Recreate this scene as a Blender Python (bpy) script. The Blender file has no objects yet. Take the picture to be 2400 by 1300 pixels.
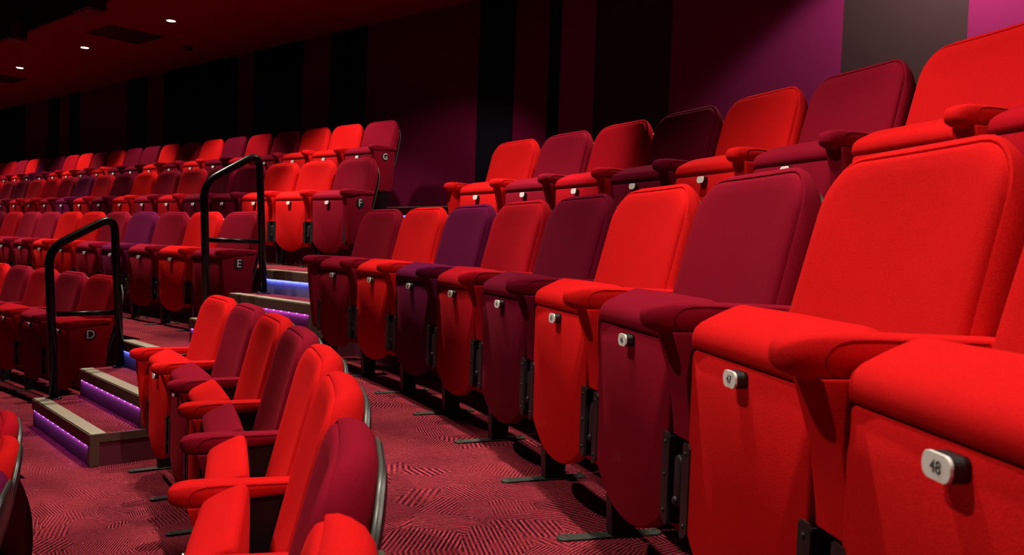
import bpy, bmesh, math, random
from mathutils import Matrix, Vector
random.seed(7)
C = bpy.context.scene.collection
sc = bpy.context.scene
PI = math.pi

# ------------------------------------------------------------------ camera
cd = bpy.data.cameras.new('camera')
cam = bpy.data.objects.new('camera', cd); C.objects.link(cam)
cd.sensor_fit = 'HORIZONTAL'; cd.sensor_width = 36.0
cd.lens = 36.0 * 1975.08 / 2400.0
R2 = Vector((0.7496, 0.6608, 0.0361)).normalized()
FW = Vector((-0.6607, 0.7497, -0.0369)).normalized()
U2 = R2.cross(FW).normalized(); R2 = FW.cross(U2).normalized()
M = Matrix((( R2.x, U2.x, -FW.x, 0.0), (R2.y, U2.y, -FW.y, 0.0), (R2.z, U2.z, -FW.z, 1.2567), (0, 0, 0, 1)))
cam.matrix_world = M
cd.clip_start = 0.02
cd.dof.use_dof = True; cd.dof.focus_distance = 2.7; cd.dof.aperture_fstop = 8.0
sc.camera = cam

# ------------------------------------------------------------------ world, view
w = bpy.data.worlds.new('world'); sc.world = w; w.use_nodes = True
w.node_tree.nodes['Background'].inputs[0].default_value = (1.0, 0.55, 0.6, 1)
w.node_tree.nodes['Background'].inputs[1].default_value = 0.012
sc.view_settings.view_transform = 'Standard'
sc.view_settings.look = 'None'
sc.view_settings.gamma = 1.0
sc.view_settings.use_curve_mapping = False
sc.view_settings.exposure = 0.36

def spot(name, loc, target, energy, cone, blend=0.6, size=0.06, col=(1, 0.86, 0.72), parent=None):
    l = bpy.data.lights.new(name, 'SPOT'); l.energy = energy; l.spot_size = math.radians(cone)
    l.spot_blend = blend; l.shadow_soft_size = size; l.color = col
    o = bpy.data.objects.new(name, l); C.objects.link(o)
    d = Vector(target) - Vector(loc)
    q = d.to_track_quat('-Z', 'Y')
    if parent is not None:
        o.parent = parent; o.location = Vector(loc) - parent.location
    else:
        o.location = loc
    o.rotation_euler = q.to_euler()
    return o

# auditorium lamps: (x, y, z, target, watts, cone, blend)
AUD = [
    # ring of overhead lamps between the second and third rows
    (-18.2, 2.88, 4.6, (-18.2, 2.66, 0.9), 430, 68, 0.45),
    (-15.8, 2.88, 4.6, (-15.8, 2.66, 0.9), 430, 68, 0.45),
    (-13.5, 2.88, 4.6, (-13.5, 2.66, 0.9), 430, 68, 0.45),
    (-11.1, 2.88, 4.6, (-11.1, 2.66, 0.9), 430, 68, 0.45),
    (-8.73, 2.88, 4.6, (-8.73, 2.66, 0.9), 430, 68, 0.45),
    (-6.36, 2.88, 4.6, (-6.36, 2.66, 0.9), 430, 68, 0.45),
    (-3.75, 2.60, 4.6, (-3.65, 2.50, 0.9), 430, 62, 0.5),
    (-1.90, 1.85, 4.6, (-1.95, 1.70, 0.9), 290, 76, 0.5),
    (-0.05, 0.70, 4.6, (-0.10, 0.60, 0.9), 300, 76, 0.5),
    # front spots
    (-3.2, -1.0, 5.6, (-0.9, 1.9, 1.0), 500, 34, 0.5),
    (-5.7, 2.1, 6.4, (-6.15, 4.15, 1.5), 1000, 19, 0.6),
    (-3.8, 1.7, 6.4, (-3.3, 3.9, 1.75), 1150, 20, 0.6),
    (-4.5, 0.1, 5.6, (-3.85, 1.95, 0.5), 560, 18, 0.7),
    (-2.2, -0.2, 5.6, (-0.6, 2.9, 1.75), 280, 30, 0.6),
]
WASH = [  # wall washers on the back wall to the right
    ((-1.42, 5.35, 3.62), (-1.4, 5.95, 2.6), 125, 120, 0.22, (1.0, 0.74, 0.82)),
    ((-0.15, 5.35, 3.62), (-0.15, 5.95, 2.6), 50, 118, 0.5, (1.0, 0.74, 0.82)),
    ((1.05, 5.35, 3.62), (1.05, 5.95, 2.6), 40, 118, 0.5, (1.0, 0.74, 0.82)),
]

# ------------------------------------------------------------------ materials
def nmat(name):
    m = bpy.data.materials.new(name); m.use_nodes = True
    nt = m.node_tree; b = nt.nodes['Principled BSDF']
    return m, nt, b

def simple(name, col, rough=0.5, metal=0.0, emit=None, es=0.0, bump=0.0, bscale=200.0):
    m, nt, b = nmat(name)
    b.inputs['Base Color'].default_value = (*col, 1)
    b.inputs['Roughness'].default_value = rough
    b.inputs['Metallic'].default_value = metal
    if emit:
        b.inputs['Emission Color'].default_value = (*emit, 1)
        b.inputs['Emission Strength'].default_value = es
    tc = nt.nodes.new('ShaderNodeTexCoord')
    n = nt.nodes.new('ShaderNodeTexNoise'); n.inputs['Scale'].default_value = bscale
    nt.links.new(tc.outputs['Object'], n.inputs['Vector'])
    mr = nt.nodes.new('ShaderNodeMapRange')
    mr.inputs[3].default_value = max(0.0, rough - 0.06); mr.inputs[4].default_value = min(1.0, rough + 0.06)
    nt.links.new(n.outputs[0], mr.inputs[0]); nt.links.new(mr.outputs[0], b.inputs['Roughness'])
    if bump > 0:
        bp = nt.nodes.new('ShaderNodeBump'); bp.inputs['Strength'].default_value = bump
        bp.inputs['Distance'].default_value = 0.001
        nt.links.new(n.outputs[0], bp.inputs['Height']); nt.links.new(bp.outputs[0], b.inputs['Normal'])
    return m

def fabric(name, col, sheen=0.16, scol=None):
    m, nt, b = nmat(name)
    tc = nt.nodes.new('ShaderNodeTexCoord')
    n = nt.nodes.new('ShaderNodeTexNoise'); n.inputs['Scale'].default_value = 420.0; n.inputs['Detail'].default_value = 3
    n2 = nt.nodes.new('ShaderNodeTexNoise'); n2.inputs['Scale'].default_value = 14.0
    nt.links.new(tc.outputs['Object'], n.inputs['Vector']); nt.links.new(tc.outputs['Object'], n2.inputs['Vector'])
    mx = nt.nodes.new('ShaderNodeMix'); mx.data_type = 'RGBA'
    mx.inputs[6].default_value = (col[0]*0.62, col[1]*0.6, col[2]*0.6, 1)
    mx.inputs[7].default_value = (min(1, col[0]*1.32), col[1]*1.5, col[2]*1.5, 1)
    nt.links.new(n.outputs[0], mx.inputs[0])
    mx2 = nt.nodes.new('ShaderNodeMix'); mx2.data_type = 'RGBA'; mx2.blend_type = 'MULTIPLY'; mx2.inputs[0].default_value = 0.12
    nt.links.new(mx.outputs[2], mx2.inputs[6]); nt.links.new(n2.outputs[1], mx2.inputs[7])
    nt.links.new(mx2.outputs[2], b.inputs['Base Color'])
    b.inputs['Roughness'].default_value = 0.95
    b.inputs['Specular IOR Level'].default_value = 0.03
    b.inputs['Sheen Weight'].default_value = sheen
    b.inputs['Sheen Roughness'].default_value = 0.45
    b.inputs['Sheen Tint'].default_value = (*(scol or (min(1, col[0]*1.5+0.1), col[1]+0.02, col[2]+0.02)), 1)
    bp = nt.nodes.new('ShaderNodeBump'); bp.inputs['Strength'].default_value = 0.35; bp.inputs['Distance'].default_value = 0.0012
    nt.links.new(n.outputs[0], bp.inputs['Height']); nt.links.new(bp.outputs[0], b.inputs['Normal'])
    return m

FAB = {
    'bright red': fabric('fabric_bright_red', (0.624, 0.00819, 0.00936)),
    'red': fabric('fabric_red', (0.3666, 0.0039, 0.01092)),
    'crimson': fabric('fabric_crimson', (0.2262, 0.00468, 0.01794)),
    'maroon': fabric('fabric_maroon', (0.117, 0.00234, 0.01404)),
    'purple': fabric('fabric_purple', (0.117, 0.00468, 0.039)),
}
MB = simple('black_metal', (0.00936, 0.00858, 0.01014), 0.42, 0.3, bump=0.1)
MRAIL = simple('rail_black', (0.00468, 0.00468, 0.00546), 0.3, 0.0)
MRAIL.node_tree.nodes['Principled BSDF'].inputs['Specular IOR Level'].default_value = 0.22
MPLASTIC = simple('black_plastic', (0.00936, 0.00936, 0.01014), 0.5)
MSHELL = simple('shell_black', (0.01404, 0.00936, 0.00936), 0.45)
MTRIM = simple('shell_edge_grey', (0.0663, 0.078, 0.0663), 0.35, 0.1)
MHINGE = simple('hinge_dark_grey', (0.0156, 0.01404, 0.01482), 0.5, 0.2, bump=0.3, bscale=400)
MFOOT = simple('foot_plate_grey', (0.0429, 0.04836, 0.04056), 0.55, 0.1, bump=0.2, bscale=300)
MBOLT = simple('bolt_steel', (0.45, 0.45, 0.42), 0.3, 0.9)
MWHITE = simple('plate_white', (0.9, 0.9, 0.85), 0.45)
MINK = simple('plate_ink', (0.06, 0.06, 0.06), 0.6)
MLETTER = simple('letter_white', (0.80, 0.74, 0.70), 0.5)
MNOSE = simple('stair_nosing_beige', (0.3276, 0.2808, 0.2028), 0.6, bump=0.2)
MFASCIA = simple('stair_fascia_wood', (0.1014, 0.0585, 0.0429), 0.5)
MCEIL = simple('ceiling_red_paint', (0.1716, 0.0078, 0.00936), 0.9)
MBLACK = simple('black_paint', (0.00468, 0.00468, 0.00624), 0.9)
MW_CHAR = simple('wall_charcoal_fabric', (0.03588, 0.02262, 0.02028), 0.95, bump=0.3)
MW_BLK = simple('wall_blue_black_fabric', (0.00468, 0.0039, 0.0078), 0.95, bump=0.3)
MW_RED = simple('wall_dark_red_fabric', (0.0936, 0.00234, 0.02652), 0.95, bump=0.3)
MW_PUR = simple('wall_plum_fabric', (0.1638, 0.01326, 0.0624), 0.95, bump=0.3)
MLAMP = simple('lamp_disc', (1, 1, 1), 0.5, emit=(1, 0.93, 0.85), es=30)
MLED = simple('led_purple', (0.3, 0.2, 0.6), 0.5, emit=(0.45, 0.28, 1.0), es=1.2)
MLEDB = simple('led_blue', (0.2, 0.2, 0.6), 0.5, emit=(0.25, 0.25, 1.0), es=1.3)

for m_ in (MW_BLK, MW_CHAR, MW_RED, MW_PUR, MCEIL): m_.node_tree.nodes['Principled BSDF'].inputs['Specular IOR Level'].default_value = 0.05

def carpet():
    m, nt, b = nmat('carpet')
    L = nt.links.new; N = nt.nodes.new
    tc = N('ShaderNodeTexCoord')
    wn = N('ShaderNodeTexNoise'); wn.inputs['Scale'].default_value = 3.0; wn.inputs['Detail'].default_value = 4.0
    L(tc.outputs['Object'], wn.inputs['Vector'])
    add = N('ShaderNodeVectorMath'); add.operation = 'MULTIPLY_ADD'
    L(wn.outputs[1], add.inputs[0]); add.inputs[1].default_value = (0.16, 0.16, 0); L(tc.outputs['Object'], add.inputs[2])
    vo = N('ShaderNodeTexVoronoi'); vo.inputs['Scale'].default_value = 7.0
    L(add.outputs[0], vo.inputs['Vector'])
    sep = N('ShaderNodeSeparateColor'); L(vo.outputs['Color'], sep.inputs[0])
    ang = N('ShaderNodeMath'); ang.operation = 'MULTIPLY'; ang.inputs[1].default_value = 3.1416; L(sep.outputs[0], ang.inputs[0])
    rot = N('ShaderNodeVectorRotate'); rot.rotation_type = 'Z_AXIS'
    L(tc.outputs['Object'], rot.inputs['Vector']); L(ang.outputs[0], rot.inputs['Angle'])
    wv = N('ShaderNodeTexWave'); wv.wave_type = 'BANDS'; wv.bands_direction = 'X'
    wv.inputs['Scale'].default_value = 20.0; wv.inputs['Distortion'].default_value = 1.3
    wv.inputs['Detail'].default_value = 2.0; wv.inputs['Detail Scale'].default_value = 6.0
    sc2 = N('ShaderNodeMath'); sc2.operation = 'MULTIPLY_ADD'; L(sep.outputs[2], sc2.inputs[0]); sc2.inputs[1].default_value = 0.9; sc2.inputs[2].default_value = 0.75
    vs = N('ShaderNodeVectorMath'); vs.operation = 'SCALE'; L(rot.outputs[0], vs.inputs[0]); L(sc2.outputs[0], vs.inputs['Scale'])
    L(vs.outputs[0], wv.inputs['Vector'])
    fine = N('ShaderNodeTexNoise'); fine.inputs['Scale'].default_value = 190.0; fine.inputs['Detail'].default_value = 3
    L(tc.outputs['Object'], fine.inputs['Vector'])
    big = N('ShaderNodeTexNoise'); big.inputs['Scale'].default_value = 2.6; big.inputs['Detail'].default_value = 2
    L(tc.outputs['Object'], big.inputs['Vector'])
    # stripes fade in and out from patch to patch
    st = N('ShaderNodeMath'); st.operation = 'MULTIPLY'; L(sep.outputs[1], st.inputs[0]); st.inputs[1].default_value = 0.65
    st2 = N('ShaderNodeMath'); st2.operation = 'ADD'; L(st.outputs[0], st2.inputs[0]); st2.inputs[1].default_value = 0.5
    sb = N('ShaderNodeMath'); sb.operation = 'SUBTRACT'; L(wv.outputs[1], sb.inputs[0]); sb.inputs[1].default_value = 0.5
    dn = N('ShaderNodeTexNoise'); dn.inputs['Scale'].default_value = 38.0; dn.inputs['Detail'].default_value = 2
    L(tc.outputs['Object'], dn.inputs['Vector'])
    dm = N('ShaderNodeMapRange'); dm.inputs[1].default_value = 0.38; dm.inputs[2].default_value = 0.58; dm.inputs[3].default_value = 0.35; dm.inputs[4].default_value = 1.15
    L(dn.outputs[0], dm.inputs[0])
    st3 = N('ShaderNodeMath'); st3.operation = 'MULTIPLY'; L(st2.outputs[0], st3.inputs[0]); L(dm.outputs[0], st3.inputs[1]); st2 = st3
    ml = N('ShaderNodeMath'); ml.operation = 'MULTIPLY'; L(sb.outputs[0], ml.inputs[0]); L(st2.outputs[0], ml.inputs[1])
    s1 = N('ShaderNodeMath'); s1.operation = 'MULTIPLY_ADD'; L(fine.outputs[0], s1.inputs[0]); s1.inputs[1].default_value = 0.8; s1.inputs[2].default_value = -0.35
    s2 = N('ShaderNodeMath'); s2.operation = 'ADD'; L(ml.outputs[0], s2.inputs[0]); L(s1.outputs[0], s2.inputs[1])
    s3 = N('ShaderNodeMath'); s3.operation = 'MULTIPLY_ADD'; L(big.outputs[0], s3.inputs[0]); s3.inputs[1].default_value = 0.7; L(s2.outputs[0], s3.inputs[2])
    s4 = N('ShaderNodeMath'); s4.operation = 'ADD'; L(s3.outputs[0], s4.inputs[0]); s4.inputs[1].default_value = -0.04; s4.use_clamp = True
    cr = N('ShaderNodeValToRGB'); cr.color_ramp.elements[0].color = (0.0234, 0.003, 0.008, 1); cr.color_ramp.elements[0].position = 0.0
    cr.color_ramp.elements[1].color = (0.48, 0.058, 0.082, 1); cr.color_ramp.elements[1].position = 1.0
    e = cr.color_ramp.elements.new(0.45); e.color = (0.21, 0.020, 0.031, 1)
    L(s4.outputs[0], cr.inputs[0]); L(cr.outputs[0], b.inputs['Base Color'])
    b.inputs['Roughness'].default_value = 1.0; b.inputs['Specular IOR Level'].default_value = 0.05
    bp = N('ShaderNodeBump'); bp.inputs['Strength'].default_value = 0.6; bp.inputs['Distance'].default_value = 0.004
    L(s2.outputs[0], bp.inputs['Height']); L(bp.outputs[0], b.inputs['Normal'])
    return m
MCARPET = carpet()
MGREY = simple('riser_grey', (0.1248, 0.117, 0.156), 0.8, bump=0.3)
MRISER = simple('riser_carpet_dark', (0.1248, 0.0078, 0.02652), 1.0, bump=0.4)

# ------------------------------------------------------------------ helpers
def link(o, parent=None):
    C.objects.link(o)
    if parent is not None: o.parent = parent
    return o

def obj(name, bm, mat, parent=None, smooth=False):
    me = bpy.data.meshes.new(name)
    bmesh.ops.recalc_face_normals(bm, faces=bm.faces)
    bm.to_mesh(me); bm.free()
    for m in (mat if isinstance(mat, (list, tuple)) else [mat]): me.materials.append(m)
    if smooth:
        for p in me.polygons: p.use_smooth = True
    return link(bpy.data.objects.new(name, me), parent)

def tag(o, label, cat=None, group=None, kind=None):
    o['label'] = label
    if cat: o['category'] = cat
    if group: o['group'] = group
    if kind: o['kind'] = kind
    return o

def empty(name, loc=(0, 0, 0), rz=0.0):
    o = bpy.data.objects.new(name, None); o.empty_display_size = 0.1
    C.objects.link(o); o.location = loc; o.rotation_euler = (0, 0, rz)
    return o

def add_box(bm, lo, hi, bevel=0.0, seg=2):
    g = bmesh.ops.create_cube(bm, size=1.0)
    vs = g['verts']
    c = [(a+b)/2 for a, b in zip(lo, hi)]; s = [b-a for a, b in zip(lo, hi)]
    for v in vs: v.co = Vector((c[0]+v.co.x*s[0], c[1]+v.co.y*s[1], c[2]+v.co.z*s[2]))
    if bevel > 0:
        es = list({e for v in vs for e in v.link_edges})
        bmesh.ops.bevel(bm, geom=es, offset=bevel, segments=seg, affect='EDGES', profile=0.5)
    return vs

def add_prism(bm, pts, axis, a, b, bevel=0.0, seg=2):
    """pts: 2D outline; axis 'x': pts are (y,z) swept in x from a to b; 'y': (x,z); 'z': (x,y)."""
    def P(p, t):
        return {'x': (t, p[0], p[1]), 'y': (p[0], t, p[1]), 'z': (p[0], p[1], t)}[axis]
    v0 = [bm.verts.new(P(p, a)) for p in pts]; v1 = [bm.verts.new(P(p, b)) for p in pts]
    fs = [bm.faces.new(v0), bm.faces.new(v1)]
    n = len(pts)
    for i in range(n): fs.append(bm.faces.new((v0[i], v0[(i+1) % n], v1[(i+1) % n], v1[i])))
    if bevel > 0:
        es = [e for e in fs[0].edges] + [e for e in fs[1].edges]
        bmesh.ops.bevel(bm, geom=es, offset=bevel, segments=seg, affect='EDGES', profile=0.5)

def loft(bm, loops, cap=True, close=True):
    vs = [[bm.verts.new(p) for p in l] for l in loops]
    n = len(loops[0])
    for a, b in zip(vs[:-1], vs[1:]):
        for i in range(n if close else n-1):
            bm.faces.new((a[i], a[(i+1) % n], b[(i+1) % n], b[i]))
    if cap:
        bm.faces.new(vs[0]); bm.faces.new(list(reversed(vs[-1])))
    return vs

def add_tube(bm, path, r, seg=12, cap=True):
    pts = [Vector(p) for p in path]; loops = []
    up = None
    for i, p in enumerate(pts):
        t = (pts[min(i+1, len(pts)-1)] - pts[max(i-1, 0)]).normalized()
        if up is None:
            up = Vector((1, 0, 0)) if abs(t.x) < 0.9 else Vector((0, 0, 1))
        a = (up - t*up.dot(t)).normalized(); b = t.cross(a)
        loops.append([p + (a*math.cos(2*PI*k/seg) + b*math.sin(2*PI*k/seg))*r for k in range(seg)])
    loft(bm, loops, cap)

def rrect(W, T, B, r, rb=0.01, nc=7, nt=10, ns=10):
    """rounded outline (x,z), counter-clockwise from bottom left; top corners r, bottom corners rb."""
    r = max(r, 0.004); rb = max(min(rb, W*0.9), 0.003); pts = []
    def arc(cx, cz, rr, a0, a1, n):
        return [(cx+rr*math.cos(a0+(a1-a0)*k/n), cz+rr*math.sin(a0+(a1-a0)*k/n)) for k in range(n+1)]
    pts += arc(-W+rb, B+rb, rb, PI, 1.5*PI, 3)
    for k in range(1, nt): pts.append((-W+rb+(2*W-2*rb)*k/nt, B))
    pts += arc(W-rb, B+rb, rb, 1.5*PI, 2*PI, 3)
    for k in range(1, ns): pts.append((W, B+rb+(T-r-B-rb)*k/ns))
    pts += arc(W-r, T-r, r, 0, PI/2, nc)
    for k in range(1, nt): pts.append((W-r-(2*W-2*r)*k/nt, T))
    pts += arc(-W+r, T-r, r, PI/2, PI, nc)
    for k in range(1, ns): pts.append((-W, T-r-(T-r-B-rb)*k/ns))
    return pts

# ------------------------------------------------------------------ seat meshes (local: x along the row, -y the way the seat faces)
BW, BT, BB, BR = 0.256, 0.932, 0.455, 0.095
def y0(z): return 0.030 + (z-0.63)*0.25
def back_loop(ins, dy, conc=0.0, W=BW, T=BT, B=BB, r=BR):
    out = []
    for (x, z) in rrect(W-ins, T-ins, B+ins, r-ins*0.8, 0.012):
        sx = x*(1.0 - 0.035*max(0, (z-0.55))/0.38)
        out.append((sx, y0(z)+dy+conc*(1-(x/W)**2), z))
    return out
def mesh_backrest():
    bm = bmesh.new()
    L = [back_loop(0.050, 0.086, r=0.20), back_loop(0.026, 0.084, r=0.195), back_loop(0.009, 0.076, r=0.185), back_loop(-0.003, 0.060, r=0.165), back_loop(-0.0075, 0.042, r=0.145), back_loop(-0.006, 0.024, 0.004, r=0.120),
         back_loop(0.001, 0.008, 0.010), back_loop(0.005, 0.006, 0.011), back_loop(0.0085, 0.009, 0.012), back_loop(0.0095, 0.003, 0.012), back_loop(0.012, -0.002, 0.012),
         back_loop(0.020, -0.008, 0.016), back_loop(0.045, -0.012, 0.022), back_loop(0.09, -0.013, 0.027),
         back_loop(0.14, -0.013, 0.029), back_loop(0.19, -0.013, 0.030), back_loop(0.23, -0.013, 0.030)]
    loft(bm, L)
    return bm
def shell_y(z): return -0.012*math.sin(max(0.0, min(1.0, (z-0.40)/0.5))*PI)   # the shell bows slightly
def sh(ins, dy):
    return [(x, y-shell_y(z), z) for x, y, z in back_loop(ins, dy, 0, T=0.920, B=0.37, r=0.185)]
def mesh_shell():
    bm = bmesh.new()
    L = [sh(0.06, 0.104), sh(0.03, 0.101), sh(0.012, 0.094), sh(0.011, 0.082), sh(0.04, 0.082)]
    loft(bm, L); return bm
def mesh_shell_trim():
    bm = bmesh.new()
    L = [sh(0.011, 0.081), sh(0.0065, 0.0815), sh(0.0055, 0.0845), sh(0.0065, 0.0880), sh(0.0115, 0.0890)]
    vs = loft(bm, L, cap=False)
    n = len(L[0])
    for i in range(n): bm.faces.new((vs[4][i], vs[4][(i+1) % n], vs[0][(i+1) % n], vs[0][i]))
    return bm
PW = 0.222
def panel_outline(ins=0.0):
    W = PW-ins; pts = []
    n = 16
    for k in range(n+1):      # curved lower edge
        x = -W + 2*W*k/n
        s = abs(x)/W
        z = 0.133+ins + 0.092*(s**2.3)
        pts.append((x, z))
    pts += [(W, 0.30), (W, 0.40), (W, 0.50), (W, 0.552-ins), (W-0.004, 0.562-ins), (W-0.014, 0.566-ins)]
    pts += [(-W+0.014, 0.566-ins), (-W+0.004, 0.562-ins), (-W, 0.552-ins), (-W, 0.50), (-W, 0.40), (-W, 0.30)]
    return pts
def mesh_panel():
    bm = bmesh.new()
    L = []
    for ins, y in ((0.004, -0.135), (0.0, -0.140), (0.0, -0.164), (0.0012, -0.1675), (0.004, -0.170)):
        L.append([(x, y, z) for x, z in panel_outline(ins)])
    loft(bm, L); return bm
CUSH = [(-0.1475, 0.566), (-0.166, 0.567), (-0.174, 0.574), (-0.1765, 0.585), (-0.175, 0.597), (-0.168, 0.608), (-0.152, 0.618), (-0.125, 0.628),
        (-0.095, 0.638), (-0.065, 0.647), (-0.042, 0.652), (-0.026, 0.648), (-0.016, 0.635), (-0.012, 0.610), (-0.010, 0.54), (-0.010, 0.45), (-0.012, 0.35),
        (-0.020, 0.25), (-0.035, 0.20), (-0.06, 0.180), (-0.10, 0.172), (-0.134, 0.185), (-0.1345, 0.30), (-0.1345, 0.45), (-0.1345, 0.555)]
CUSH = [(y if z < 0.57 and y < -0.13 else -0.175+(y+0.175)*0.70, z) for y, z in CUSH]
def mesh_cushion():
    bm = bmesh.new(); L = []
    cy, cz = -0.112, 0.45
    def prof(d, x):
        out = []
        for (y, z) in CUSH:
            sy = 1-d/0.07; szz = 1-d/0.20 if z > 0.5 else 1-d/0.28
            out.append((x, cy+(y-cy)*sy, cz+(z-cz)*szz))
        return out
    W = 0.226
    for d, x in ((0.020, -W), (0.010, -W+0.001), (0.004, -W+0.006), (0.001, -W+0.014), (0, -W+0.03), (0, -0.12), (-0.001, -0.05), (-0.001, 0.05), (0, 0.12), (0, W-0.03), (0.001, W-0.014), (0.004, W-0.006), (0.010, W-0.001), (0.020, W)):
        L.append(prof(d, x))
    loft(bm, L); return bm
AX = 0.275
ARM = [(0.060, 0.647, 0.612, 0.028), (0.02, 0.648, 0.611, 0.029), (-0.04, 0.649, 0.607, 0.030), (-0.09, 0.650, 0.600, 0.032), (-0.13, 0.651, 0.593, 0.035), (-0.17, 0.652, 0.588, 0.0375),
       (-0.205, 0.651, 0.588, 0.038), (-0.228, 0.648, 0.592, 0.036), (-0.243, 0.643, 0.598, 0.031), (-0.252, 0.635, 0.606, 0.022), (-0.255, 0.627, 0.614, 0.010)]
def mesh_arm(cx):
    bm = bmesh.new(); L = []
    n = 28
    for (y, zt, zb, hw) in ARM:
        loop = []
        zc, hh = (zt+zb)/2, (zt-zb)/2
        for k in range(n):
            a = 2*PI*k/n
            ca, sa = math.cos(a), math.sin(a)
            e = 0.62
            px = math.copysign(abs(ca)**e, ca); pz = math.copysign(abs(sa)**e, sa)
            s = 1.0
            if k in (2, n//2-2): s = 0.955      # seam line below the top edge
            loop.append((cx+px*hw*s, y, zc+pz*hh*(0.99 if s < 1 else 1)))
        L.append(loop)
    loft(bm, L); return bm
def arm_at(y):
    for a, b in zip(ARM[:-1], ARM[1:]):
        if b[0] <= y <= a[0]:
            t = (a[0]-y)/(a[0]-b[0]); return [p+(q-p)*t for p, q in zip(a, b)]
    return ARM[-1]
def mesh_piping(cx):
    bm = bmesh.new()
    pts = [(0.03, 0.6405), (-0.02, 0.641), (-0.08, 0.642), (-0.13, 0.643), (-0.165, 0.6425), (-0.185, 0.639), (-0.198, 0.632), (-0.204, 0.622), (-0.203, 0.611), (-0.196, 0.602), (-0.183, 0.596)]
    for s in (-1, 1):
        path = []
        for y, z in pts:
            _, zt, zb, hw = arm_at(y); zc, hh = (zt+zb)/2, (zt-zb)/2
            q = min(0.98, abs(z-zc)/hh)**(1/0.62); c = math.sqrt(max(0.0, 1-q*q))**0.62
            path.append((cx+s*(hw*c+0.0002), y, z))
        add_tube(bm, path, 0.0012, 6)
    return bm
def mesh_support(cx, end=False):
    bm = bmesh.new()
    if end:
        pts = [(0.045, 0.603), (-0.222, 0.594), (-0.216, 0.52), (-0.200, 0.38), (-0.182, 0.245), (-0.174, 0.222), (-0.16, 0.214), (0.0, 0.214), (0.012, 0.222), (0.018, 0.245), (0.032, 0.42)]
        hw = 0.026
    else:
        pts = [(-0.210, 0.594), (-0.196, 0.555), (-0.178, 0.50), (-0.168, 0.44), (-0.164, 0.386), (-0.088, 0.386), (-0.088, 0.594)]
        lo = [(-0.128, 0.386), (-0.130, 0.235), (-0.126, 0.222), (-0.12, 0.216), (-0.098, 0.216), (-0.090, 0.225), (-0.088, 0.386)]
        add_prism(bm, lo, 'x', cx-0.022, cx+0.022, 0.003, 2)
        hw = 0.041
    add_prism(bm, pts, 'x', cx-hw, cx+hw, 0.005, 3)
    return bm
def mesh_leg(cx):
    bm = bmesh.new()
    pts = [(-0.088, 0.602), (0.048, 0.606), (0.046, 0.50), (0.000, 0.34), (-0.035, 0.20), (-0.040, 0.010), (-0.108, 0.010), (-0.118, 0.23), (-0.088, 0.32)]
    add_prism(bm, pts, 'x', cx-0.0185, cx+0.0185, 0.002, 1)
    return bm
def mesh_foot(cx):
    bm = bmesh.new(); pts = []
    hw = 0.019
    for k in range(9): a = PI + PI*k/8; pts.append((cx+hw*math.cos(a), -0.232+hw*math.sin(a)))
    for k in range(9): a = PI*k/8; pts.append((cx+hw*math.cos(a), 0.022+hw*math.sin(a)))
    add_prism(bm, pts, 'z', 0.0, 0.007, 0.0015, 1); return bm
def mesh_bolt(cx, y):
    bm = bmesh.new()
    for r0, r1, z0, z1, n in ((0.0115, 0.0115, 0.007, 0.0085, 16), (0.0075, 0.007, 0.0085, 0.0135, 6)):
        g = bmesh.ops.create_cone(bm, cap_ends=True, segments=n, radius1=r0, radius2=r1, depth=z1-z0)
        for v in g['verts']: v.co += Vector((cx, y, (z0+z1)/2))
    return bm
def mesh_hinge(s):
    bm = bmesh.new()
    # face plate on the front of the panel's edge, with a flange turned back beside the support
    x0, x1 = (0.206, 0.2405) if s > 0 else (-0.2405, -0.206)
    pts = [(x0, 0.222), (x0+0.006, 0.212), (x1-0.006, 0.200), (x1, 0.206), (x1, 0.378), (x1-0.006, 0.386), (x0+0.006, 0.386), (x0, 0.378)]
    if s < 0: pts = [(-a, b) for a, b in [(0.206, 0.222), (0.212, 0.212), (0.2345, 0.200), (0.2405, 0.206), (0.2405, 0.378), (0.2345, 0.386), (0.212, 0.386), (0.206, 0.378)]]
    add_prism(bm, pts, 'y', -0.1735, -0.1700)
    xo = x1 if s > 0 else x0
    add_box(bm, (xo-0.0018, -0.1717, 0.206), (xo+0.0018, -0.135, 0.382))
    xs = (x0+x1)/2
    for z in (0.228, 0.300, 0.366) if s > 0 else (0.228, 0.366):
        g = bmesh.ops.create_uvsphere(bm, u_segments=10, v_segments=6, radius=0.0045)
        for v in g['verts']: v.co = Vector((xs+v.co.x, -0.174+v.co.y*0.7, z+v.co.z))
    return bm
def mesh_pivot(cx):
    bm = bmesh.new()
    pts = []
    hw = 0.017
    for k in range(9): a = PI*k/8; pts.append((cx+hw*math.cos(a), 0.335+hw*math.sin(a)))
    for k in range(9): a = PI+PI*k/8; pts.append((cx+hw*math.cos(a), 0.265+hw*math.sin(a)))
    add_prism(bm, pts, 'y', -0.170, -0.130, 0.006, 3)
    g = bmesh.ops.create_uvsphere(bm, u_segments=12, v_segments=8, radius=0.009)
    for v in g['verts']: v.co = Vector((cx+v.co.x, -0.172+v.co.y*0.6, 0.262+v.co.z))
    return bm
def mesh_cover(cx):     # black recess behind the pivot
    bm = bmesh.new(); add_box(bm, (cx-0.024, -0.150, 0.205), (cx+0.024, -0.120, 0.384), 0.003); return bm
def rr2(hw, hh, r, n=5):
    pts = []
    for cx, cz, a0 in ((hw-r, hh-r, 0), (-hw+r, hh-r, PI/2), (-hw+r, -hh+r, PI), (hw-r, -hh+r, 1.5*PI)):
        for k in range(n+1): a = a0+PI/2*k/n; pts.append((cx+r*math.cos(a), cz+r*math.sin(a)))
    return pts
def mesh_holder():
    bm = bmesh.new(); add_prism(bm, [(x, z+0.544) for x, z in rr2(0.0235, 0.0135, 0.010)], 'y', -0.189, -0.168, 0.001, 1); return bm
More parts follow.
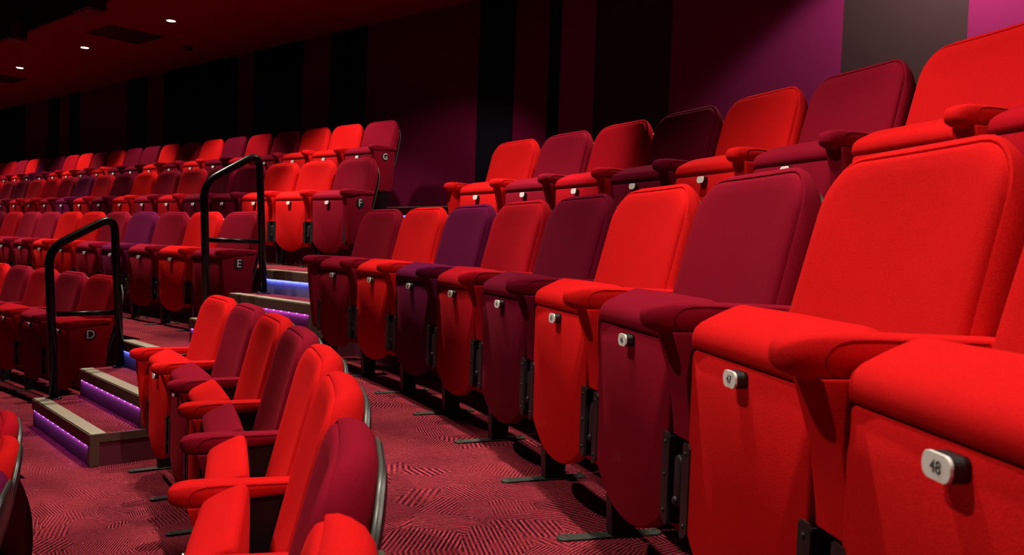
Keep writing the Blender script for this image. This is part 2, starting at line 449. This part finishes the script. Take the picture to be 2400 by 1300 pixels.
def mesh_plate():
    bm = bmesh.new(); add_prism(bm, [(x, z+0.544) for x, z in rr2(0.0235, 0.0135, 0.010)], 'y', -0.1925, -0.1885, 0.0006, 1); return bm

def mesh_text(txt, size, name='text'):
    cu = bpy.data.curves.new(name, 'FONT'); cu.body = txt; cu.size = size; cu.extrude = 0.0006
    cu.align_x = 'CENTER'; cu.align_y = 'CENTER'
    o = bpy.data.objects.new(name, cu); C.objects.link(o)
    dg = bpy.context.evaluated_depsgraph_get()
    me = bpy.data.meshes.new_from_object(o.evaluated_get(dg))
    bpy.data.objects.remove(o); return me

SEAM = {'fabric_bright_red': 'red', 'fabric_red': 'maroon', 'fabric_crimson': 'maroon', 'fabric_maroon': 'maroon', 'fabric_purple': 'maroon'}
MESH = {}
def shared(key, fn, mat, smooth):
    if key not in MESH:
        o = obj(key, fn(), mat, None, smooth); MESH[key] = o.data
        if smooth:
            try:
                o.data.set_sharp_from_angle(angle=math.radians(50))
            except Exception: pass
        bpy.data.objects.remove(o)
    return MESH[key]
def part(name, key, fn, parent, mat, smooth=True, own=False):
    me = shared(key, fn, mat, smooth)
    o = link(bpy.data.objects.new(name, me), parent)
    if own:
        o.material_slots[0].link = 'OBJECT'; o.material_slots[0].material = mat
    return o

def build_support(r, cx, key, mat, end=False, letter=None):
    a = part('armrest', 'arm_'+key, lambda: mesh_arm(cx), r, mat, own=True)
    part('seam_piping', 'pip_'+key, lambda: mesh_piping(cx), a, FAB[SEAM[mat.name]], own=True)
    part('side_support', 'sup_'+key+('e' if end else ''), lambda: mesh_support(cx, end), r, mat, own=True)
    if not end:
        part('hinge_recess', 'rec_'+key, lambda: mesh_cover(cx), r, MPLASTIC, False)
        part('pivot_bracket', 'piv_'+key, lambda: mesh_pivot(cx), r, MHINGE)
    part('leg', 'leg_'+key, lambda: mesh_leg(cx), r, MB, False)
    f = part('foot_plate', 'foot_'+key, lambda: mesh_foot(cx), r, MFOOT, False)
    part('bolt', 'b1_'+key, lambda: mesh_bolt(cx, -0.229), f, MBOLT)
    part('bolt', 'b2_'+key, lambda: mesh_bolt(cx, 0.020), f, MBOLT)
    if letter:
        def disc():
            bm = bmesh.new(); pts = [(-0.083+0.040*math.cos(2*PI*k/28), 0.543+0.040*math.sin(2*PI*k/28)) for k in range(28)]
            add_prism(bm, pts, 'x', cx+0.0255, cx+0.0285); return bm
        d = part('row_letter_disc', 'disc_'+key, disc, r, MPLASTIC, False)
        me = mesh_text(letter, 0.082, 'row_letter'); me.materials.clear(); me.materials.append(MLETTER)
        t = link(bpy.data.objects.new('row_letter', me), d)
        t.rotation_euler = (PI/2, 0, PI/2); t.location = (cx+0.0290, -0.083, 0.543)

def build_seat(loc, heading, col, label, group, number=None, left_end=False, right_end=False, letter=None):
    r = empty('theatre_seat', loc, heading)
    tag(r, label, 'theatre seat', group)
    m = FAB[col]
    part('backrest', 'backrest', mesh_backrest, r, m, own=True)
    s = part('back_shell', 'back_shell', mesh_shell, r, MSHELL)
    part('shell_edge', 'shell_edge', mesh_shell_trim, s, MTRIM)
    part('seat_cushion', 'seat_cushion', mesh_cushion, r, m, own=True)
    p = part('seat_panel', 'seat_panel', mesh_panel, r, m, own=True)
    part('hinge_plate', 'hinge_r', lambda: mesh_hinge(1), p, MHINGE, False)
    part('hinge_plate', 'hinge_l', lambda: mesh_hinge(-1), p, MHINGE, False)
    h = part('number_tag', 'number_holder', mesh_holder, r, MPLASTIC, False)
    part('tag_face', 'number_plate', mesh_plate, h, MWHITE, False)
    if number:
        me = mesh_text(number, 0.0185, 'seat_number'); me.materials.clear(); me.materials.append(MINK)
        t = link(bpy.data.objects.new('seat_number', me), h)
        t.rotation_euler = (PI/2, 0, 0); t.location = (0, -0.1927, 0.5435)
    build_support(r, AX, 'r', m, right_end, letter)
    if left_end: build_support(r, -AX, 'l', m, True)
    return r

# ------------------------------------------------------------------ levels
ZC, ZD, ZE, ZF, ZG = -0.51, 0.0, 0.5116, 1.0161, 1.5341
ORD = ['', 'first', 'second', 'third', 'fourth', 'fifth', 'sixth', 'seventh', 'eighth', 'ninth', 'tenth', 'eleventh', 'twelfth', 'thirteenth', 'fourteenth',
       'fifteenth', 'sixteenth', 'seventeenth', 'eighteenth', 'nineteenth', 'twentieth', 'twenty-first', 'twenty-second', 'twenty-third']
B_, R_, K_, M_, P_ = 'bright red', 'red', 'crimson', 'maroon', 'purple'
LEFT = [
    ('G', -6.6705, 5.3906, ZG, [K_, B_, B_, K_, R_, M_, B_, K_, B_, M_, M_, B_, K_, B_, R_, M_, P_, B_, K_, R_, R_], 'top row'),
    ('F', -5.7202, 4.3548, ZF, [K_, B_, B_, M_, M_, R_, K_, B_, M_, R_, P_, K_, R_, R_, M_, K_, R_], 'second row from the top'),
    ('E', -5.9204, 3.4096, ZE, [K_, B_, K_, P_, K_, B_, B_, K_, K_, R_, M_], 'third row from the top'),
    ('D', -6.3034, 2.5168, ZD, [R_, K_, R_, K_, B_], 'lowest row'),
]
for L, x, y, z, cols, desc in LEFT:
    for i, c in enumerate(cols):
        if i == 0: lab = '%s tip-up seat with %s end panel, %s left of the stairs' % (c, L, desc)
        else: lab = '%s tip-up seat, %s from the %s end panel, %s' % (c, ORD[i+1], L, desc)
        build_seat((x-0.55*i, y, z), 0.0, c, lab, 'tip-up seats in row %s left of the stairs' % L, right_end=(i == 0), letter=(L if i == 0 else None))

def arc_row(cx, cy, R, h0, S, z, n, k0=0, jit=None):
    for k in range(k0, n):
        s = k*S + (jit[k] if jit else 0)
        h = h0 - s/R
        yield k, (cx-R*math.sin(h), cy+R*math.cos(h), z), h
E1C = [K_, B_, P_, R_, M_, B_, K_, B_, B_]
JIT = [0, 0, 0, 0, 0, -0.003, -0.005, 0.005, 0.002]
for k, p, h in arc_row(-6.004, -5.261, 8.6362, -0.2439, 0.55, ZE, 9, jit=JIT):
    num = str(40+k)
    lab = '%s tip-up seat numbered %s in the middle row right of the stairs' % (E1C[k], num)
    build_seat(p, h, E1C[k], lab, 'numbered tip-up seats in the middle row right of the stairs', number=num, left_end=(k == 0))
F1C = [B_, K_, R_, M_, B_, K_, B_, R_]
for k, p, h in arc_row(-6.004, -5.261, 9.6022, -0.2411, 0.55, ZF, 8):
    lab = '%s tip-up seat, %s from the stairs in the rear row below the striped wall' % (F1C[k], ORD[k+1])
    build_seat(p, h, F1C[k], lab, 'tip-up seats in the rear row right of the stairs', left_end=(k == 0))
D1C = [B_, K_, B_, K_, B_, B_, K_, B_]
for k, p, h in arc_row(-6.0679, -5.6070, 8.0170, -0.2554, 0.5371, ZD+0.004, 8):
    lab = '%s tip-up seat, %s from the stairs in the foreground centre row seen side-on' % (D1C[k], ORD[k+1])
    build_seat(p, h, D1C[k], lab, 'tip-up seats in the foreground centre row', left_end=(k == 0))
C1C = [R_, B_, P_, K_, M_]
for k, p, h in arc_row(-6.0679, -5.6070, 7.055, -0.277, 0.537, ZC, 4):
    lab = '%s seat seen from behind at the lower left corner, %s from the stairs' % (C1C[k], ORD[k+1])
    build_seat(p, h, C1C[k], lab, 'seats seen from behind at the lower left corner', left_end=(k == 0))

# ------------------------------------------------------------------ tiers
def arc_pts(cx, cy, R, xa, h1, n=40):
    h0 = -math.asin((xa-cx)/R)
    return [(cx-R*math.sin(h0+(h1-h0)*k/n), cy+R*math.cos(h0+(h1-h0)*k/n)) for k in range(n+1)]
XL, XR, YB = -26.0, 6.0, 6.04
def tier(pts, z0, z1, label):
    bm = bmesh.new()
    pts = pts + [(XR, pts[-1][1]), (XR, YB), (XL, YB)]
    n = len(pts)
    v0 = [bm.verts.new((x, y, z0)) for x, y in pts]; v1 = [bm.verts.new((x, y, z1)) for x, y in pts]
    f = bm.faces.new(v1); f.material_index = 0
    f = bm.faces.new(v0); f.material_index = 1
    for i in range(n):
        q = bm.faces.new((v0[i], v0[(i+1) % n], v1[(i+1) % n], v1[i])); q.material_index = 1
    o = obj('floor', bm, [MCARPET, MRISER])
    return tag(o, label, None, None, 'structure')
EDGE = {
    'D': ([(XL, 1.78), (-5.84, 1.78), (-5.84, 1.66), (-4.6, 1.56)] + arc_pts(-6.0679, -5.607, 7.29, -4.6, -1.35), ZD),
    'E': ([(XL, 2.72), (-5.84, 2.72), (-5.84, 2.575), (-4.50, 2.465)] + arc_pts(-6.0679, -5.607, 8.22, -4.48, -1.35), ZE),
    'F': ([(XL, 3.61), (-5.50, 3.61), (-5.50, 3.465), (-4.32, 3.41)] + arc_pts(-6.004, -5.261, 8.84, -4.30, -1.35), ZF),
    'G': ([(XL, 4.55), (-5.36, 4.55), (-5.36, 4.50), (-4.22, 4.40)] + arc_pts(-6.004, -5.261, 9.81, -4.20, -1.35), ZG),
}
bm = bmesh.new(); add_box(bm, (XL, -9, ZC-0.3), (XR, YB, ZC))
tag(obj('floor', bm, MCARPET), 'lowest carpeted floor at the front of the seating', kind='structure')
tier(EDGE['D'][0], ZC, ZD, 'patterned red carpet floor in front of the lower steps')
tier(EDGE['E'][0], ZD, ZE, 'patterned red carpet floor between the centre rows')
tier(EDGE['F'][0], ZE, ZF, 'raised carpeted tier above the second flight of steps')
tier(EDGE['G'][0], ZF, ZG, 'highest carpeted tier below the back wall')

# ------------------------------------------------------------------ steps
def lerp(a, b, t): return tuple(x+(y-x)*t for x, y in zip(a, b))
def quad_prism(bm, a, b, c, d, z0, z1):
    add_prism(bm, [a, b, c, d], 'z', z0, z1)
def nosing_parts(parent, a, b, z, top_w=0.072, fh=0.062, col=None, names=('nosing', 'fascia')):
    """a,b front edge (left,right) of a tread whose top is at z; strip on top and board in front."""
    d = Vector((b[0]-a[0], b[1]-a[1], 0)).normalized(); nrm = Vector((-d.y, d.x, 0))   # points back
    A, B = Vector((a[0], a[1], 0)), Vector((b[0], b[1], 0))
    bm = bmesh.new()
    q = [A-nrm*0.004, B-nrm*0.004, B+nrm*top_w, A+nrm*top_w]
    add_prism(bm, [(v.x, v.y) for v in q], 'z', z+0.0005, z+0.006, 0.001, 1)
    n = obj(names[0], bm, MNOSE, parent)
    bm = bmesh.new()
    q = [A-nrm*0.012, B-nrm*0.012, B+nrm*0.001, A+nrm*0.001]
    add_prism(bm, [(v.x, v.y) for v in q], 'z', z-fh, z+0.0005, 0.001, 1)
    f = obj(names[1], bm, MFASCIA, parent)
    return n, f, A, B, nrm
def leds(parent, A, B, nrm, z, count, mat):
    for k in range(count):
        p = A.lerp(B, (k+0.5)/count) - nrm*0.006
        bm = bmesh.new()
        g = bmesh.ops.create_uvsphere(bm, u_segments=8, v_segments=6, radius=0.0065)
        for v in g['verts']: v.co += Vector((p.x, p.y, z-0.0645))
        obj('led', bm, mat, parent, True)
def led_light(name, A, B, nrm, z, energy, col, tilt=0.5):
    l = bpy.data.lights.new(name, 'AREA'); l.shape = 'RECTANGLE'; l.size = (B-A).length*0.96; l.size_y = 0.01
    l.energy = energy; l.color = col
    o = bpy.data.objects.new(name, l); C.objects.link(o)
    mid = (A+B)/2 - nrm*0.010
    o.location = (mid.x, mid.y, z-0.066)
    xax = (B-A).normalized(); zax = -(Vector((0, 0, -1)) + nrm*tilt).normalized(); yax = zax.cross(xax)
    o.rotation_euler = Matrix(((xax.x, yax.x, zax.x), (xax.y, yax.y, zax.y), (xax.z, yax.z, zax.z))).to_euler()
    return o
def flight(za, zb, s1, s2, edge, label, group='lit carpeted step flights'):
    """s1,s2,edge: (left,right) front edges of step one, step two and the floor above."""
    r = empty('stair_flight', (0, 0, 0))
    tag(r, label, 'steps', group)
    h = (zb-za)/3
    for i, (a, b) in enumerate((s1, s2)):
        z1 = za+h*(i+1)
        ea, eb = edge
        bm = bmesh.new()
        quad_prism(bm, a, b, (eb[0]-0.02, eb[1]-0.001), (ea[0], ea[1]-0.001), za if i == 0 else za+h+0.0005, z1)
        st = obj('step', bm, MCARPET, r)
        n, f, A, B, nrm = nosing_parts(st, a, b, z1)
        # wooden frame on the open right side and the front corner
        D = Vector((eb[0]-0.02, eb[1], 0)); s = (D-B).normalized(); sn = Vector((s.y, -s.x, 0))
        bm = bmesh.new()
        q = [B-s*0.012, D, D+sn*0.010, B-s*0.012+sn*0.010]
        add_prism(bm, [(v.x, v.y) for v in q], 'z', z1-0.040, z1+0.004)
        q = [B-s*0.012, B+s*0.035, B+s*0.035+sn*0.010, B-s*0.012+sn*0.010]
        add_prism(bm, [(v.x, v.y) for v in q], 'z', (za if i == 0 else za+h)+0.004, z1-0.040)
        q = [B-nrm*0.012-(B-A).normalized()*0.03, B-nrm*0.012, B+nrm*0.001, B-(B-A).normalized()*0.03]
        add_prism(bm, [(v.x, v.y) for v in q], 'z', (za if i == 0 else za+h)+0.004, z1-0.0625)
        obj('side_frame', bm, MFASCIA, st)
        bm = bmesh.new()
        q = [B+s*0.036, D, D+sn*0.006, B+s*0.036+sn*0.006]
        add_prism(bm, [(v.x, v.y) for v in q], 'z', (za if i == 0 else za+h)+0.002, z1-0.041)
        obj('side_carpet', bm, MRISER, st)
        # riser carpet
        bm = bmesh.new()
        q = [A-nrm*0.003, B-(B-A).normalized()*0.03-nrm*0.003, B-(B-A).normalized()*0.03, A]
        add_prism(bm, [(v.x, v.y) for v in q], 'z', (za if i == 0 else za+h)+0.002, z1-0.0625)
        obj('riser', bm, MRISER, st)
        leds(st, A, B-(B-A).normalized()*0.03, nrm, z1, 11, MLED)
        led_light('step_led_light', A, B, nrm, z1, 0.85, (0.42, 0.18, 1.0))
    return r
F1s = ((-5.82, 2.018), (-4.60, 1.882)); F1t = ((-5.80, 2.295), (-4.60, 2.160)); F1e = ((-5.82, 2.574), (-4.50, 2.465))
flight(ZD, ZE, F1s, F1t, F1e, 'two carpeted box steps with purple under-lights, lower flight by row D')
F2s = ((-5.48, 2.885), (-4.38, 2.80)); F2t = ((-5.46, 3.170), (-4.37, 3.10)); F2e = ((-5.49, 3.464), (-4.33, 3.41))
flight(ZE, ZF, F2s, F2t, F2e, 'two carpeted box steps with purple under-lights, upper flight beside row E')
# lit edges of the tiers in the aisle
tn = 0
for (e, z, en) in ((F1e, ZE, 0.9), (F2e, ZF, 1.5), (((-5.35, 4.499), (-4.23, 4.401)), ZG, 1.0)):
    tn += 1
    r = empty('trim_%d' % tn); r['kind'] = 'structure'; r['label'] = 'beige nosing and wooden fascia on the aisle edge of a tier, number %s up' % ORD[tn]
    n, f, A, B, nrm = nosing_parts(r, e[0], e[1], z)
    leds(f, A, B, nrm, z, 11, MLEDB)
    led_light('tier_led_light', A, B, nrm, z, en, (0.16, 0.2, 1.0), 0.6)
    bm = bmesh.new(); q = [A-nrm*0.003, B-nrm*0.003, B+nrm*0.0, A+nrm*0.0]
    add_prism(bm, [(v.x, v.y) for v in q], 'z', z-0.168, z-0.0625); obj('riser', bm, MGREY, r)
tag(bpy.data.objects['trim_1'], 'beige nosing strip on the tier edge above the lower steps', kind='structure')
tag(bpy.data.objects['trim_2'], 'beige nosing strip on the tier edge above the upper steps', kind='structure')
tag(bpy.data.objects['trim_3'], 'wooden nosing strip on the highest tier edge', kind='structure')

# ------------------------------------------------------------------ handrails
def rail(x, pts, zA, zB, zm, label):
    yA, yB = pts[0][0], pts[-1][0]
    r = empty('handrail', (x, yA, zA)); tag(r, label, 'handrail', 'black stair handrails')
    # round the corners of the frame
    path = [Vector((0, pts[0][0]-yA, zA-zA+0.012))]
    P = [Vector((0, a-yA, b-zA)) for a, b in pts]
    for i in range(1, len(P)-1):
        a, b, c = P[i-1], P[i], P[i+1]
        ra = min(0.11, (b-a).length*0.45, (c-b).length*0.45)
        s, e = b+(a-b).normalized()*ra, b+(c-b).normalized()*ra
        for k in range(9):
            t = k/8; path.append(s*(1-t)**2+b*2*t*(1-t)+e*t*t)
    path.append(Vector((0, yB-yA, zB-zA+0.012)))
    bm = bmesh.new(); add_tube(bm, path, 0.0265, 16); obj('rail_frame', bm, MRAIL, r, True)
    bm = bmesh.new(); add_tube(bm, [(0, pts[0][0]-yA+0.01, zm-zA), (0, yB-yA-0.01, zm-zA)], 0.0165, 12); obj('crossbar', bm, MRAIL, r, True)
    for yy, zz in ((0, 0), (yB-yA, zB-zA)):
        bm = bmesh.new(); pl = [(0.05*math.cos(2*PI*k/24), yy+0.05*math.sin(2*PI*k/24)) for k in range(24)]
        add_prism(bm, pl, 'z', zz, zz+0.008, 0.002, 1); f = obj('base_flange', bm, MRAIL, r)
        for k in range(3):
            a = 2*PI*k/3+0.5; b2 = bmesh.new()
            g = bmesh.ops.create_cone(b2, cap_ends=True, segments=10, radius1=0.007, radius2=0.005, depth=0.006)
            for v in g['verts']: v.co += Vector((0.038*math.cos(a), yy+0.038*math.sin(a), zz+0.011))
            obj('bolt', b2, MBOLT, f)
hE = ZE/3; hF = (ZF-ZE)/3
rail(-5.76, [(2.115, hE), (2.07, 1.135), (2.478, 1.365), (2.535, 2*hE)], hE, 2*hE, 0.715, 'black tubular handrail on the lower steps beside the end panel lettered D')
rail(-5.41, [(2.965, ZE+hF), (2.925, 1.615), (3.345, 1.86), (3.405, ZE+2*hF)], ZE+hF, ZE+2*hF, 1.225, 'black tubular handrail on the upper steps beside the end panel lettered E')

# ------------------------------------------------------------------ walls and ceiling
bands = [(XL, 'K'), (-18.07, 'R'), (-16.94, 'K'), (-16.38, 'R'), (-15.94, 'K'), (-15.49, 'R'), (-13.656, 'K'), (-12.947, 'R'), (-12.419, 'K'), (-10.322, 'R'), (-9.954, 'K'), (-8.841, 'R'), (-8.304, 'K'), (-7.61, 'R'),
         (-5.864, 'K'), (-5.384, 'R'), (-4.97, 'K'), (-4.829, 'P'), (-4.446, 'C'), (-3.678, 'P'), (-2.283, 'C'), (-1.477, 'P'), (-0.3, 'C'), (0.8, 'R'), (2.0, 'C'), (3.2, 'P'), (4.5, 'R')]
bm = bmesh.new()
for i, (x, k) in enumerate(bands):
    x1 = bands[i+1][0] if i+1 < len(bands) else XR
    vs = [bm.verts.new(p) for p in ((x, YB, -1.0), (x1, YB, -1.0), (x1, YB, 7.2), (x, YB, 7.2))]
    bm.faces.new(vs).material_index = {'C': 0, 'R': 1, 'P': 2, 'K': 3}[k]
bmesh.ops.remove_doubles(bm, verts=bm.verts, dist=1e-5)
bmesh.ops.solidify(bm, geom=bm.faces[:], thickness=0.1)
for v in bm.verts: pass
o = obj('wall_back', bm, [MW_CHAR, MW_RED, MW_PUR, MW_BLK])
ys = [v.co.y for v in o.data.vertices]
if min(ys) < YB-0.01:
    for v in o.data.vertices: v.co.y += 0.1
tag(o, 'back wall of tall dark red, charcoal and plum fabric stripes', kind='structure')
bm = bmesh.new(); add_box(bm, (XL-0.1, -9, -1), (XL, YB+0.1, 7.2)); tag(obj('wall_left', bm, MBLACK), 'dark side wall beyond the far ends of the rows', kind='structure')
bm = bmesh.new(); add_box(bm, (XR, -9, -1), (XR+0.1, YB+0.1, 7.2)); tag(obj('wall_right', bm, MW_RED), 'dark red side wall', kind='structure')
ZS, YS = 3.68, 3.85
bm = bmesh.new(); add_box(bm, (XL, YS, ZS), (XR, YB, ZS+0.15)); tag(obj('ceiling', bm, MCEIL), 'low dark red ceiling over the rear rows', kind='structure')
bm = bmesh.new(); add_box(bm, (XL, YS-0.02, ZS+0.002), (XR, YS, 7.1)); tag(obj('ceiling', bm, MBLACK), 'black upstand at the front edge of the low ceiling', kind='structure')
bm = bmesh.new(); add_box(bm, (XL, -9, 7.1), (XR, YB, 7.2)); tag(obj('ceiling', bm, MBLACK), 'black high ceiling over the auditorium', kind='structure')

# ------------------------------------------------------------------ ceiling fittings
def downlight(x, y, z, label, power, cone, target, on=True, group='recessed downlights in the low ceiling'):
    r = empty('downlight', (x, y, z)); tag(r, label, 'ceiling light', group)
    bm = bmesh.new(); outer, inner = [], []
    n = 28
    L = [[(rr*math.cos(2*PI*k/n), rr*math.sin(2*PI*k/n), zz) for k in range(n)] for rr, zz in ((0.058, 0.0), (0.060, -0.006), (0.052, -0.008), (0.046, 0.0), (0.044, 0.02))]
    loft(bm, L, cap=False); obj('trim_ring', bm, simple_ring, r, True)
    bm = bmesh.new(); g = bmesh.ops.create_circle(bm, cap_ends=True, segments=28, radius=0.045)
    for v in g['verts']: v.co.z = -0.003
    obj('lamp', bm, MLAMP, r)
    spot('downlight_beam', (x, y, z-0.02), target, power, cone, 0.45, 0.045, (1, 0.84, 0.7), parent=r)
simple_ring = simple('downlight_ring', (0.25, 0.22, 0.2), 0.4, 0.5)
names = {1: 'nearest the middle of the picture', 2: 'second from the right', 3: 'third from the right', 4: 'at the left edge of the picture'}
for k in range(-4, 6):
    x = -9.386 - 2.368*(k-1)
    if k in names: lab = 'small round recessed downlight, %s' % names[k]
    else: lab = 'recessed ceiling downlight further along the row, outside the picture'
    tgt = (-6.6, 4.95, 0) if abs(x+4.65) < 0.2 else (x, 4.68, 0)
    downlight(x, 4.63, ZS, lab, 165, 91, tgt)
def vent(x, y, label):
    r = empty('ceiling_vent', (x, y, ZS)); tag(r, label, 'ceiling vent', 'square ceiling vents')
    bm = bmesh.new(); add_box(bm, (-0.31, -0.31, -0.004), (0.31, 0.31, -0.001)); obj('backing', bm, MBLACK, r)
    bm = bmesh.new()
    for s in (-1, 1):
        add_box(bm, (s*0.31-0.012, -0.32, -0.014), (s*0.31+0.012, 0.32, -0.001)); add_box(bm, (-0.298, s*0.31-0.012, -0.014), (0.298, s*0.31+0.012, -0.001))
    obj('frame', bm, MPLASTIC, r)
    bm = bmesh.new()
    for k in range(9):
        y_ = -0.26+0.065*k; add_box(bm, (-0.298, y_-0.008, -0.012), (0.298, y_+0.008, -0.005))
    obj('slats', bm, MPLASTIC, r)
vent(-10.54, 4.62, 'square dark ceiling vent between two downlights')
vent(-15.4, 4.72, 'square dark ceiling vent at the left edge of the picture')
r = empty('smoke_detector', (-10.5, 5.41, ZS)); tag(r, 'small dark round smoke detector on the low ceiling near the wall', 'smoke detector')
bm = bmesh.new()
loft(bm, [[(rr*math.cos(2*PI*k/20), rr*math.sin(2*PI*k/20), zz) for k in range(20)] for rr, zz in ((0.06, -0.001), (0.06, -0.02), (0.045, -0.038), (0.02, -0.045))])
obj('body', bm, MPLASTIC, r, True)
for x, lab in ((-9.35, 'dark box speaker hung at the low ceiling edge, nearest the picture top'), (-11.6, 'dark box speaker hung at the low ceiling edge, farther left')):
    r = empty('ceiling_speaker', (x, 3.72, ZS-0.02)); tag(r, lab, 'speaker', 'dark speakers at the ceiling edge')
    bm = bmesh.new(); add_box(bm, (-0.20, -0.10, -0.10), (0.20, 0.10, 0.12), 0.01); obj('cabinet', bm, MPLASTIC, r)
    bm = bmesh.new(); add_box(bm, (-0.18, -0.08, -0.108), (0.18, 0.08, -0.1005)); obj('grille', bm, MB, r)
    bm = bmesh.new(); add_box(bm, (-0.03, 0.10, 0.02), (0.03, 0.118, 0.10)); obj('bracket', bm, MB, r)

# ------------------------------------------------------------------ lamps of the auditorium
for i, (x, y, z, t, e, c, b) in enumerate(AUD):
    spot('auditorium_spot', (x, y, z), t, e, c, b, 0.05)
for (l, t, e, c, b, col) in WASH:
    spot('wall_washer', l, t, e, c, b, 0.1, col)
